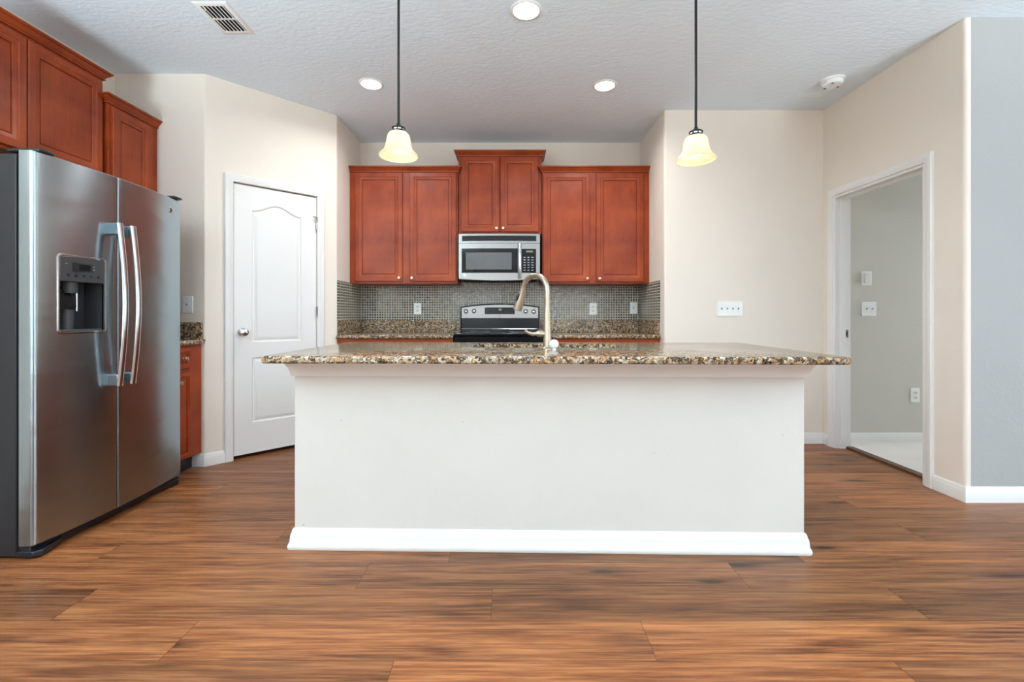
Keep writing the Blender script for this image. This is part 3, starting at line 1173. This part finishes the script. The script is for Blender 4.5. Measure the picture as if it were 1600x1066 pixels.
MB().box(xm - .052, xm + .062, yp - .0012, yp + .004, DZ1 - .068, DZ1 - .028).build('display_frame', M['case'], pn)
MB().box(xm - .024, xm + .032, yp - .0022, yp + .004, DZ1 - .062, DZ1 - .034).build('display', M['glass'], pn)
for i in range(5):
    m = MB()
    xx = xm - .070 + .036 * i
    m.lathe([(.001, 0), (.007, 0), (.007, -.002), (.001, -.0025)], (xx, bow(xx) - .0035, DZ1 - .088), 'y', 12)
    m.build('button', M['case'], pn)
for i, (xx, zz) in enumerate(((xm - .045, DZ1 - .040), (xm - .045, DZ1 - .054), (xm + .050, DZ1 - .040), (xm + .050, DZ1 - .054), (xm - .08, DZ1 - .036))):
    m = MB()
    m.box(xx - .005, xx + .005, bow(xx) - .0058, bow(xx) - .003, zz - .0015, zz + .0015)
    m.build('mark', M['keys'], pn)
m = MB()
m.lathe([(.001, 0), (.030, 0), (.034, .030), (.034, .052), (.001, .052)], (xm - .015, yd + .045, DZ1 - .170), 'z', 20)
m.build('ice_chute', M['dgrey'], fd)
m = MB()
m.lathe([(.001, 0), (.006, 0), (.006, .12), (.001, .12)], (xm + .034, yd + .055, DZ0 + .10), 'z', 12)
m.build('water_tube', M['chrome'], fd)
m = MB()
m.prism([(-.034, -.05), (.034, -.05), (.028, .05), (-.028, .05)], 0, .006, lambda u, v, w: (xm - .045 + u, yd + .028 + w + v * .35, DZ0 + .165 + v))
m.build('paddle', M['black'], fd, .003)
m = MB()
m.lathe([(.001, 0), (.026, 0), (.030, .095), (.001, .095)], (xm - .01, yd + .062, DZ0 + .012), 'z', 20)
m.build('back_plate', M['dgrey'], fd)
m = MB()
m.box(DX0 + .004, DX1 - .004, yd - .006, yd + .07, DZ0 + .001, DZ0 + .013)
m.build('drip_tray', M['dgrey'], fd, .003)


def fridge_handle(parent, x):
    m = MB()
    y0 = bow(x)
    pts, rad = [], []
    for i in range(25):
        t = i / 24
        z = .705 + (1.538 - .705) * t
        out = .046 + .030 * math.sin(PI * t)
        pts.append((x, y0 - out, z))
    m.tube(pts, .0165, 14, (1.0, .62))
    h = m.build('handle', M['chrome'], parent)
    for za, zb3 in ((.705, .765), (1.478, 1.538)):
        m = MB()
        m.box(x - .014, x + .014, y0 - .050, y0 + .006, za, zb3)
        m.build('handle_mount', M['fridge'], h, .006)
    return h


fridge_handle(fd, XS - .040)
fridge_handle(rd, XS + .042)
# round maker's badge
bxx, bz = 2.795 - 2.448, 1.709
byy = bow(bxx)
m = MB()
m.lathe([(.001, .003), (.0175, .003), (.0175, -.003), (.0150, -.0045), (.001, -.0045)], (bxx, byy, bz), 'y', 24)
bd = m.build('badge', M['chrome'], rd)
m = MB()
m.tube([(bxx + .008 * math.cos(a) - .002, byy - .005, bz + .009 * math.sin(a)) for a in [PI * 2 * k / 14 for k in range(2, 13)]], .0013, 6)
m.tube([(bxx + .001, byy - .005, bz + .002), (bxx + .007, byy - .005, bz + .001), (bxx + .009, byy - .005, bz - .007), (bxx + .002, byy - .005, bz - .010)], .0012, 6)
m.build('badge_script', M['slot'], bd)
# kick grille and hinge covers
m = MB()
m.box(-WH + .01, WH - .01, -.055, .0, .010, .052)
m.prism([(-WH + .004, -.0), (-WH + .004, -.070), (-WH + .03, -.092), (-WH + .10, -.080), (-WH + .16, -.055), (-WH + .16, 0)], .008, .034)
m.prism([(WH - .004, -.0), (WH - .004, -.050), (WH - .03, -.066), (WH - .10, -.060), (WH - .16, -.055), (WH - .16, 0)], .008, .034)
m.build('kick_grille', M['grille'], fr, .004)
for xx in (-WH + .055, WH - .055):
    m = MB()
    m.box(xx - .035, xx + .035, -.085, .06, 1.7725 if False else 1.787, 1.803)
    m.build('hinge_cover', M['plastic'], fr, .006)
for sx in (-1, 1):
    for yy in (.04, .55):
        MB().lathe([(.001, 0), (.018, 0), (.018, .014), (.001, .014)], (sx * (WH - .06), yy, 0), 'z', 14).build('foot', M['plastic'], fr)

# ------------------------------------------------------------------ range
XCR = -.101
rg = thing('range', 'black and stainless electric range against the mosaic wall', 'range', (XCR, 3.86, 0), 0)
m = MB()
m.box(-.378, .378, .03, .64, .03, .885)
m.build('body', M['black'], rg, .004)
m = MB()
m.box(-.381, .381, .0, .655, .885, .912)
m.build('cooktop', M['glass'], rg, .008, 3)
for (xx, yy, rr) in ((-.19, .17, .105), (.19, .17, .085), (-.19, .44, .085), (.19, .44, .105)):
    MB().lathe([(rr - .003, .9122), (rr, .9126), (rr + .003, .9122)], (xx, yy, 0), 'z', 32, False).build('burner_ring', M['keys'], rg)
m = MB()
m.box(-.372, .372, -.012, .03, .20, .80)
dr = m.build('oven_door', M['glass'], rg, .006)
m = MB()
m.tube([(-.33, -.012, .765), (-.33, -.05, .765), (-.30, -.055, .765), (.30, -.055, .765), (.33, -.05, .765), (.33, -.012, .765)], .012, 12)
m.build('handle', M['steel'], dr)
m = MB()
m.box(-.372, .372, -.008, .03, .045, .185)
m.build('drawer', M['black'], rg, .006)
# back guard: local depth of the face 0.515 (y = 4.375)
yg = .515
gx = lambda p: px(p, 4.375) - XCR
gz = lambda p: pz(p, 4.375)
bgx0, bgx1 = gx(719.3), gx(842.8)
topc = lambda x: gz(474.3) - .031 * (x / bgx1) ** 2
m = MB()
outl = [(bgx0 + .008, .90), (bgx1 - .008, .90), (bgx1, gz(500))]
for k in range(17):
    x = bgx1 + (bgx0 - bgx1) * k / 16
    outl.append((x, topc(x)))
outl.append((bgx0, gz(500)))
m.prism(outl, 0, 1, lambda u, v, w: (u, yg + w * .10, v))
bgd = m.build('backguard', M['black'], rg, .010, 3)
m = MB()
ol2 = [(bgx0 + .010, gz(497.5)), (bgx1 - .010, gz(497.5))]
for k in range(17):
    x = bgx1 - .010 + (bgx0 - bgx1 + .020) * k / 16
    ol2.append((x, topc(x) - .010))
m.prism(ol2, 0, 1, lambda u, v, w: (u, yg - .006 + w * .012, v))
fas = m.build('control_fascia', M['steel'], bgd, .003)
m = MB()
m.prism(rrect(gx(757.5), gx(804.3), gz(491), gz(480.5), .006, 4), 0, 1, lambda u, v, w: (u, yg - .0085 + w * .01, v))
ds = m.build('display', M['black'], fas)
m = MB()
m.prism(rrect(gx(779), gx(784), gz(485.5), gz(482.5), .002, 3), 0, 1, lambda u, v, w: (u, yg - .0092 + w * .004, v))
m.build('clock_digits', M['clock'], ds)
for zc, nm in ((484.5, 'upper'), (488, 'lower')):
    for pa, pb in ((759, 773.5), (788.5, 803)):
        MB().box(gx(pa), gx(pb), yg - .0091, yg - .008, gz(zc) - .0016, gz(zc) + .0016).build('key_row', M['case'], ds)
for pp, zz in ((728.2, 486.8), (740.8, 486.3), (821.2, 486.6), (833.8, 487.2)):
    m = MB()
    x, z = gx(pp), gz(zz)
    m.lathe([(.001, 0), (.021, 0), (.021, -.006), (.001, -.006)], (x, yg - .006, z), 'y', 20)
    kb = m.build('knob', M['black'], fas)
    m = MB()
    m.lathe([(.001, -.006), (.014, -.006), (.013, -.020), (.010, -.024), (.001, -.025)], (x, yg - .006, z), 'y', 20)
    m.build('knob_cap', M['chrome'], kb)
m = MB()
m.lathe([(.001, 0), (.005, 0), (.005, -.002), (.001, -.0025)], (gx(780.5), yg - .006, gz(494.2)), 'y', 14)
m.build('badge', M['slot'], fas)
m = MB()
m.tube([(bgx0 + .012, yg - .004, gz(514)), (bgx1 - .012, yg - .004, gz(514))], .0035, 8)
m.build('lower_trim', M['chrome'], bgd)

# ------------------------------------------------------------------ microwave
YW = 4.15
mw = thing('microwave', 'stainless over-the-range microwave under the short cabinet', 'microwave', (px(780.2, YW), YW, 1.378), 0)
wx = lambda p: px(p, YW) - px(780.2, YW)
wz = lambda p: pz(p, YW) - 1.378
HWm = wx(843.6)
HM = wz(366)
mbow = lambda x: -.018 * (1 - (x / HWm) ** 2)
MB().box(-HWm + .004, HWm - .004, .02, YB - YW - .012, .012, HM - .004).build('body', M['plastic'], mw)


def mw_front(name, x0, x1, zlo, zhi, dep, mat, parent, n=14, r=0.0):
    m = MB()
    rings = []
    pts = [x0 + (x1 - x0) * i / n for i in range(n + 1)]
    zl = zlo if callable(zlo) else (lambda x: zlo)
    for x in pts:
        y = mbow(x) - dep
        rings.append([(x, y, zl(x)), (x, y, zhi), (x, .021, zhi), (x, .021, zl(x))])
    m.loft(rings)
    return m.build(name, mat, parent, r)


top = mw_front('vent_panel', -HWm, HWm, wz(380.2), HM, 0, M['steel'], mw)
vg = mw_front('vent_grille', wx(721.8), wx(838), wz(377), wz(368.6), .0015, M['plastic'], top)
m = MB()
for k in range(3):
    z = wz(376.2) + (wz(369.4) - wz(376.2)) * (k + .5) / 3
    rings = []
    for i in range(13):
        x = wx(723) + (wx(837) - wx(723)) * i / 12
        y = mbow(x) - .0015
        rings.append([(x, y, z - .0045), (x, y - .004, z - .001), (x, y, z + .003)])
    m.loft(rings)
m.build('louver', M['grille'], vg)
dbot = lambda x: .0 + .016 * (x / HWm) ** 2
door = mw_front('door', -HWm, HWm, dbot, wz(380.8), 0, M['steel'], mw)
mw_front('window', wx(721.4), wx(809), wz(426.6), wz(388.6), .0015, M['glass'], door)
mw_front('window_screen', wx(728), wx(799.5), wz(421.5), wz(395), .0022, M['window'], door)
cp = mw_front('control_panel', wx(815), wx(837.6), wz(426.6), wz(389.2), .0016, M['glass'], door)
mw_front('clock_display', wx(822), wx(832.6), wz(394.8), wz(391.8), .003, M['clock'], cp, 2)
m = MB()
for rr in range(6):
    for cc in range(3):
        x = wx(819.5 + 6.2 * cc)
        z = wz(402.5 + 4.0 * rr)
        m.box(x - .009, x + .009, mbow(x) - .0026, mbow(x), z - .004, z + .004)
m.build('keypad', M['keys'], cp)
m = MB()
xh = wx(812)
hp = []
for i in range(13):
    t = i / 12
    hp.append((xh, mbow(xh) - .020 - .022 * math.sin(PI * t), wz(435.5) + (wz(381.5) - wz(435.5)) * t))
m.tube(hp, .0135, 14, (1, .6))
m.box(xh - .010, xh + .010, mbow(xh) - .024, mbow(xh) + .002, wz(434), wz(430))
m.box(xh - .010, xh + .010, mbow(xh) - .024, mbow(xh) + .002, wz(387), wz(383))
m.build('handle', M['chrome'], door)
m = MB()
m.lathe([(.001, 0), (.016, 0), (.016, -.003), (.001, -.004)], (wx(726), mbow(wx(726)), wz(429.5)), 'y', 20)
bdg = m.build('badge', M['chrome'], door)
m = MB()
m.tube([(wx(726) + .008 * math.cos(a), mbow(wx(726)) - .004, wz(429.5) + .008 * math.sin(a)) for a in [PI * 2 * k / 12 for k in range(1, 11)]], .0014, 6)
m.build('badge_script', M['slot'], bdg)
MB().box(-HWm + .03, HWm - .03, .03, .30, .006, .013).build('underside_grille', M['dark'], mw)

# ------------------------------------------------------------------ pendants
def pendant(label, x, y, ztop, r=.0925):
    """ztop = underside of the cap (top of glass)"""
    p = thing('pendant_lamp', label, 'pendant lamp', (x, y, 0), 0, 'bell pendants over the island')
    m = MB()
    pr = [(.028, 0), (.042, -.005), (.050, -.014), (.054, -.027), (.057, -.045), (.060, -.062), (.065, -.078), (.073, -.092), (.083, -.102), (r - .002, -.110), (r, -.115), (r - .002, -.120)]
    prof = [(a, ztop + h) for a, h in pr] + [(a - .0035, ztop + h + .001) for a, h in pr[::-1]]
    m.lathe(prof, (0, 0, 0), 'z', 40, False)
    m.build('glass_shade', M['shade'], p)
    m = MB()
    m.lathe([(.001, ztop - .003), (.028, ztop - .003), (.031, ztop + .000), (.031, ztop + .005), (.027, ztop + .006), (.027, ztop + .015), (.032, ztop + .016), (.032, ztop + .020), (.022, ztop + .026),
             (.011, ztop + .031), (.009, ztop + .040), (.001, ztop + .040)], (0, 0, 0), 'z', 28)
    cp_ = m.build('shade_holder', M['bronze'], p)
    m = MB()
    for k in range(8):
        a0, a1 = PI * 2 * (k + .14) / 8, PI * 2 * (k + .86) / 8
        m.loft([[(.0285 * math.cos(a0 + (a1 - a0) * q / 4), .0285 * math.sin(a0 + (a1 - a0) * q / 4), zz) for q in range(5)] for zz in (ztop + .007, ztop + .014)], False, False)
    m.build('silver_band', M['chrome'], cp_)
    m = MB()
    m.tube([(0, 0, ztop + .03), (0, 0, CEIL - .02)], .0062, 12)
    m.build('rod', M['bronze'], p)
    m = MB()
    m.lathe([(.001, CEIL - .001), (.06, CEIL - .001), (.058, CEIL - .014), (.035, CEIL - .026), (.010, CEIL - .03), (.001, CEIL - .03)], (0, 0, 0), 'z', 28)
    m.build('canopy', M['bronze'], p)
    m = MB()
    m.lathe([(.001, ztop - .020), (.013, ztop - .022), (.015, ztop - .045), (.024, ztop - .068), (.025, ztop - .080), (.018, ztop - .095), (.001, ztop - .101)], (0, 0, 0), 'z', 20)
    m.build('bulb', M['bulb'], p)
    d = bpy.data.lights.new('bulb_light', 'POINT')
    d.energy, d.color, d.shadow_soft_size = 4.2, (1.0, .86, .68), .03
    l = bpy.data.objects.new('bulb_light', d)
    l.location = (0, 0, ztop - .070)
    COL.objects.link(l)
    l.parent = p
    return p


YP = 2.20
pendant('bell pendant with cream glass hanging on a black rod, over the left of the island', px(622.8, YP), YP, pz(206.5, YP))
pendant('bell pendant with cream glass hanging near the right alcove corner', px(1087.3, YP), YP, pz(212.5, YP))


# ------------------------------------------------------------------ ceiling fittings
def downlight(label, x, y):
    d = thing('downlight', label, 'ceiling light', (x, y, CEIL), 0, 'recessed ceiling lights')
    m = MB()
    m.lathe([(.070, -.003), (.072, -.007), (.082, -.006), (.089, -.001), (.089, .0), (.070, .0)], (0, 0, 0), 'z', 36, False)
    m.build('trim_ring', M['plate'], d)
    m = MB()
    m.lathe([(.001, -.007), (.040, -.007), (.071, -.005), (.071, -.001), (.001, -.001)], (0, 0, 0), 'z', 36)
    m.build('lens', M['lens'], d)
    s = bpy.data.lights.new('downlight_beam', 'AREA')
    s.shape, s.size, s.energy, s.color = 'DISK', .12, 11.0, (.92, .97, .99)
    s.spread = math.radians(160)
    o = bpy.data.objects.new('downlight_beam', s)
    o.location = (0, 0, -.010)
    COL.objects.link(o)
    o.parent = d
    return d


def cpt(p, q):
    k = (CEIL - EYE) / (CY - q)
    return (p - CX) * k, k * F


downlight('lit recessed light nearest the camera, at the top centre', *cpt(822, 16))
downlight('lit recessed light just left of the left pendant rod', *cpt(580, 131))
downlight('lit recessed light left of the right pendant rod', *cpt(945, 133.5))

sd = thing('smoke_detector', 'round white smoke detector on the ceiling above the doorway', 'smoke detector', (*cpt(1301, 125), CEIL), 0)
m = MB()
m.lathe([(.001, 0), (.078, 0), (.078, -.010), (.070, -.014), (.001, -.014)], (0, 0, 0), 'z', 36)
m.build('base', M['plate'], sd)
m = MB()
m.lathe([(.001, -.0142), (.064, -.0142), (.066, -.034), (.058, -.042), (.001, -.044)], (0, 0, 0), 'z', 36)
hb = m.build('housing', M['plate'], sd)
m = MB()
m.lathe([(.001, -.043), (.010, -.0435), (.010, -.046), (.001, -.0465)], (-.02, -.015, 0), 'z', 16)
m.build('test_button', M['white'], hb)
for a in (.3, 2.2, 4.1):
    MB().box(.05 * math.cos(a) - .008, .05 * math.cos(a) + .008, .05 * math.sin(a) - .004, .05 * math.sin(a) + .004, -.0455, -.041).build('slot', M['slot'], hb)

# ceiling register
vx0, vx1, vy0, vy1 = -1.735, -1.540, 2.475, 2.765
vt = thing('air_vent', 'white louvered air register in the ceiling near the left cabinets', 'vent', ((vx0 + vx1) / 2, (vy0 + vy1) / 2, CEIL), 0)
vw, vh = (vx1 - vx0) / 2, (vy1 - vy0) / 2
m = MB()
iw, ih = vw - .032, vh - .032
m.sweep([(-iw, -ih), (-iw, ih), (iw, ih), (iw, -ih)], [(0, -.001), (0, -.006), (.020, -.007), (.032, -.001)], closed=True)
m.box(-iw, iw, -.006, .006, -.006, -.001)
m.build('frame', M['plate'], vt)
MB().box(-iw, iw, -ih, ih, -.0018, -.0006).build('duct_opening', M['dark'], vt)
for k in range(6):
    x = -iw + (2 * iw) * (k + .5) / 6 + .006
    for a, bq in ((-ih, -.006), (.006, ih)):
        m = MB()
        m.prism([(x - .010, -.0022), (x + .003, -.0105), (x + .0045, -.0098), (x - .0075, -.0018)], a, bq, lambda u, v, w: (u, w, v))
        m.build('louver', M['plate'], vt)
m = MB()
m.tube([(-iw + .02, -ih + .01, -.008), (-iw + .024, -ih + .012, -.022)], .003, 8)
m.build('damper_lever', M['white'], vt)


# ------------------------------------------------------------------ switches and outlets
def plate(name, label, cat, loc, rz, w, h, kind, n=1, group=None):
    """flat against a wall, facing local -y"""
    r = thing(name, label, cat, loc, rz, group)
    m = MB()
    m.prism(rrect(-w / 2, w / 2, -h / 2, h / 2, .004, 3), 0, .006, XZ)
    pl = m.build('plate', M['plate'], r, .002)
    for i in range(n):
        x = (i - (n - 1) / 2) * .046
        if kind == 'toggle':
            m = MB()
            m.box(x - .0055, x + .0055, -.0075, -.005, -.012, .012)
            sw = m.build('toggle_surround', M['white'], r)
            m = MB()
            m.prism([(-.008, .004), (.003, .004), (.009, .016), (.003, .018)], x - .0042, x + .0042, lambda u, v, w_: (w_, -v, u))
            m.build('toggle', M['keys'], r)
        elif kind == 'outlet':
            for zz in (-.0195, .0195):
                m = MB()
                m.prism(rrect(x - .0165, x + .0165, zz - .0135, zz + .0135, .009, 5), .004, .0085, XZ)
                rc = m.build('receptacle', M['white'], r)
                m = MB()
                m.box(x - .0075, x - .0050, -.0090, -.0080, zz - .001, zz + .008)
                m.box(x + .0050, x + .0075, -.0090, -.0080, zz - .001, zz + .008)
                m.lathe([(.001, -.008), (.0028, -.008), (.0028, -.0090), (.001, -.0090)], (x, 0, zz - .007), 'y', 10)
                m.build('slot', M['slot'], rc)
        elif kind == 'rocker':
            m = MB()
            m.prism([(-.033, .005), (-.033, .008), (0, .0095), (.033, .0065), (.033, .005)], x - .0165, x + .0165, lambda u, v, w_: (w_, -v, u))
            m.build('rocker', M['white'], r)
        elif kind == 'blank':
            m = MB()
            m.box(x - w * .30, x + w * .30, -.022, -.005, -h * .36, h * .36)
            m.build('cover', M['white'], r, .004)
    return r


yw = YB - .009
plate('wall_outlet', 'white outlet plate on the mosaic wall left of the range', 'outlet', (px(652.6, yw), yw, pz(482.4, yw)), 0, .070, .114, 'outlet', 1, 'plates on the mosaic backsplash')
plate('wall_outlet', 'white outlet plate on the mosaic wall just right of the faucet', 'outlet', (px(926.6, yw), yw, pz(482.6, yw)), 0, .074, .118, 'outlet', 1, 'plates on the mosaic backsplash')
plate('light_switch', 'white single switch plate on the mosaic wall near its right corner', 'switch', (px(989.6, yw), yw, pz(481.6, yw)), 0, .070, .114, 'toggle', 1, 'plates on the mosaic backsplash')
plate('light_switch', 'white single switch plate on the beige wall beside the refrigerator', 'switch', (-2.275, YL, pz(476.3, YL)), 0, .074, .118, 'toggle')
plate('light_switch', 'wide white four-switch plate on the beige wall right of the alcove', 'switch', (px(1140, YF), YF, pz(482.6, YF)), 0, .212, .122, 'toggle', 4)
plate('wall_control', 'small white wall control above the double switch in the bedroom', 'wall control', (px(1353.5, YF), YF, pz(435.3, YF)), 0, .082, .116, 'blank')
plate('light_switch', 'white double switch plate seen through the doorway', 'switch', (px(1357.3, YF), YF, pz(482.9, YF)), 0, .118, .118, 'toggle', 2)
plate('wall_outlet', 'white outlet plate low on the bedroom wall', 'outlet', (px(1429.5, YF), YF, pz(617.6, YF)), 0, .074, .118, 'outlet')

# two unseen uplights added behind the camera to brighten the ceiling
def add_fill_uplight(label, x, y, power):
    t = thing('fill_uplight', label, 'added fill lamp', (x, y, 0), 0, 'added uplights filling the ceiling')
    MB().lathe([(.001, 0), (.15, 0), (.15, .012), (.03, .03), (.001, .03)]).build('base', M['bronze'], t)
    MB().lathe([(.012, .03), (.012, 1.28), (.001, 1.28)], (0, 0, 0), 'z', 14).build('pole', M['bronze'], t)
    MB().lathe([(.02, 1.28), (.09, 1.30), (.16, 1.34), (.20, 1.39), (.196, 1.39), (.156, 1.345), (.09, 1.306), (.001, 1.295)], (0, 0, 0), 'z', 32).build('lamp_bowl', M['bronze'], t)
    MB().sphere((0, 0, 1.34), .03).build('bulb', M['lens'], t)
    d = bpy.data.lights.new('ceiling_fill_light', 'SPOT')
    d.energy, d.color, d.shadow_soft_size, d.spot_size, d.spot_blend = power, (.74, .92, 1.0), .45, math.radians(165), .45
    o = bpy.data.objects.new('ceiling_fill_light', d)
    o.location, o.rotation_euler = (0, 0, 1.42), (PI, 0, 0)
    COL.objects.link(o)
    o.parent = t
    return t


add_fill_uplight('dark uplight added behind the camera, near the left wall, to fill the ceiling', -2.2, -1.0, 1000)
add_fill_uplight('dark uplight added behind the camera, on the open right side, to fill the ceiling', 3.6, -1.0, 1000)

# ground outside the windows
struct(MB().box(-14, 18, -22, YBACK - TH - .01, -.12, -.06).build('ground_patio', M['ground']))
